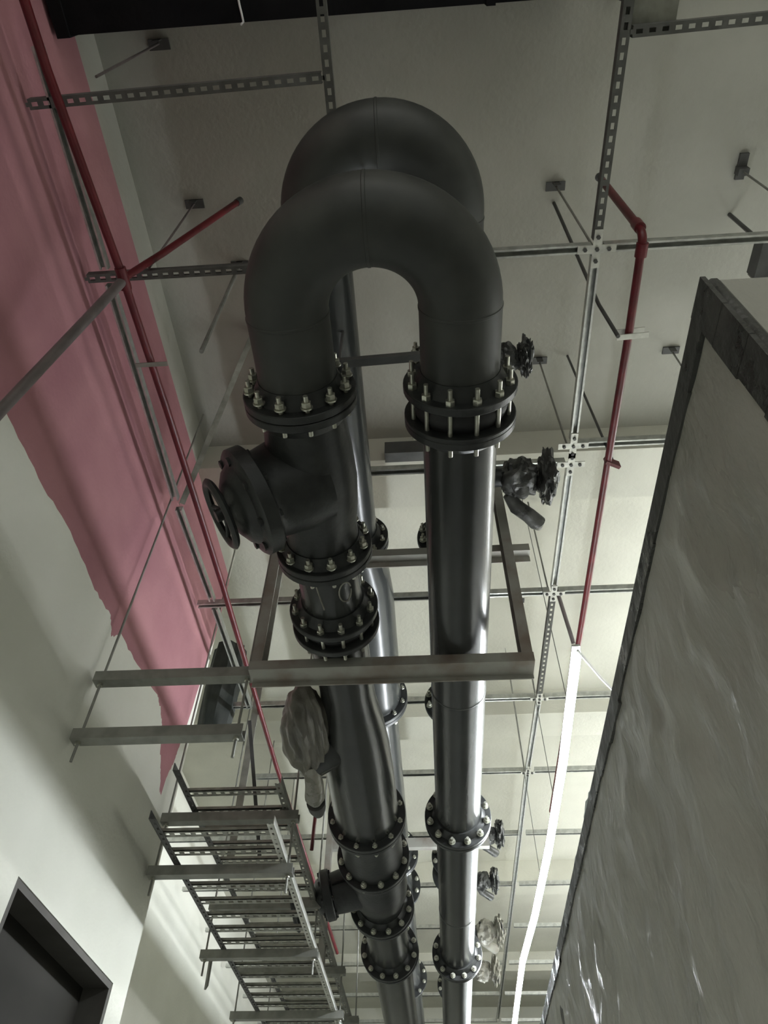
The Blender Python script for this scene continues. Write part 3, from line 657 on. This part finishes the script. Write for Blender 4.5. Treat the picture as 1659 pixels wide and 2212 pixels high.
bm = bmesh.new(); grid_face(bm, sideface, 260, 90)
grid_face(bm, frontface, 40, 60)
vs = [bm.verts.new(q) for q in ((CX0, CY0, CZ), (2.58, CY0, CZ), (2.7, CY1, CZ), (cabx(CY1), CY1, CZ))]; bm.faces.new(vs)
vs = [bm.verts.new(q) for q in ((2.58, CY0, 0), (2.58, CY0, CZ), (2.7, CY1, CZ), (2.7, CY1, 0))]; bm.faces.new(vs)
bmesh.ops.remove_doubles(bm, verts=bm.verts, dist=.0008)
finish('film_wrap', bm, 'wrap', t)
bm = bmesh.new()          # the frame edges under the film
tube(bm, [(cabx(y)+.012, y, CZ-.012+.004*noise.noise(V(y*3, 0, 0))) for y in [CY0+.01+k*.25 for k in range(50)]], .022, 10)
tube(bm, [(CX0+.012, CY0+.012, .02), (CX0+.012, CY0+.012, CZ-.01)], .022, 10)
for k in range(48):
    ya, yb = CY0+.25*k, CY0+.25*(k+1); w0 = .075+.02*noise.noise(V(ya*2, 5, 0))
    obx(bm, ((cabx(ya)+cabx(yb))/2-.010, (ya+yb)/2, CZ-w0/2), (.0095, 1, 0), (0, 0, 1), .252, .012, w0)
for k in range(20):
    z_ = CZ*k/20; w0 = .10+.03*noise.noise(V(z_*3, 1, 0)); obx(bm, (CX0-.010, CY0+w0/2-.01, z_+CZ/40), (0, 0, 1), (0, 1, 0), CZ/20+.002, .012, w0)
finish('edge_padding', bm, 'darkfilm', t)
bm = bmesh.new(); bx(bm, CX0+.05, 2.5, CY0+.06, CY1-.05, .0, CZ-.06); finish('cabinet_body', bm, 'dark', t, False)
# loose film shreds along the top edge
def shred(y0, y1, h, x=0.0):
    bm = bmesh.new(); n = 12; A = []; B = []
    for k in range(n+1):
        u = k/n; y = y0+(y1-y0)*u; w = h*math.sin(PI*u**1.5)**.8*.55*(1+.35*noise.noise(V(u*9, y, 2)))
        b0 = V(cabx(y)-.004, y, CZ-.02); A.append(b0); B.append(b0 + V(-w*.5, 0, w*.9))
    va = [bm.verts.new(p) for p in A]; vb = [bm.verts.new(p) for p in B]; vc = [bm.verts.new(p+V(.003, 0, .002)) for p in B]; vd = [bm.verts.new(p+V(.003, 0, .002)) for p in A]
    for k in range(n):
        for P_, Q_ in ((va, vb), (vb, vc), (vc, vd), (vd, va)): bm.faces.new((P_[k], P_[k+1], Q_[k+1], Q_[k]))
    finish('film_shred', bm, 'flap', t)
for s_ in ((2.35, 2.75, .030), (2.75, 3.25, .06), (3.30, 3.75, .045), (3.95, 4.3, .02), (4.5, 5.0, .022), (5.9, 6.35, .05)): shred(*s_)
# dark box at the right edge
t = thing('junction_box', 'small dark box against the ceiling at the right edge above the cabinet', 'box', (1.9, 1.48, 5.0))
bm = bmesh.new(); bx(bm, 1.82, 2.05, 1.38, 1.58, 5.0, 5.1); tube(bm, [(1.93, 1.48, 5.1), (1.93, 1.48, CEIL)], .012, 8); finish('box_body', bm, 'dark', t, False)
bm = bmesh.new(); bx(bm, 1.83, 2.04, 1.585, 1.595, 4.99, 5.10); finish('box_lid', bm, 'tray', t, False)
# short hanger at the top right corner
t = thing('hanger_plate', 'dusty hanger plate where two slotted channels meet at the top right', 'bracket', (.95, .36, ZG))
bm = bmesh.new(); bx(bm, .88, 1.10, .30, .42, ZG+.022, ZG+.03); finish('plate', bm, 'tray', t, False)
bm = bmesh.new(); bx(bm, 1.06, 1.10, .325, .365, ZG+.03, CEIL); finish('post', bm, 'dark', t, False)

# ================================================================== GROUPS
GR = {'strut_channel': 'channels of the ceiling grid', 'threaded_rod': 'rods hanging the ceiling grid', 'cross_fitting': 'cross fittings on the right channel',
      'wrapped_valve': 'film-wrapped valves on the upper right pipe', 'trapeze_hanger': 'two-tier hangers along the left wall', 'tube_light': 'tube lights in the hanging row',
      'pipe_run': 'straight lengths of black pipe', 'pipe_spool': 'short pieces of black pipe', 'gate_valve': 'gate valves on the lower left pipe', 'cable_ladder': 'cable ladders along the left wall',
      'pipe_return_bend': 'U-shaped return bends', 'pipe_clamp': 'clamps on the red pipes', 'sprinkler_pipe': 'red sprinkler pipes', 'pipe_support_frame': 'steel pipe support frames'}
for o in COL.objects:
    if o.parent is None and 'label' in o and 'group' not in o:
        g = GR.get(o.name.split('.')[0])
        if g: o['group'] = g
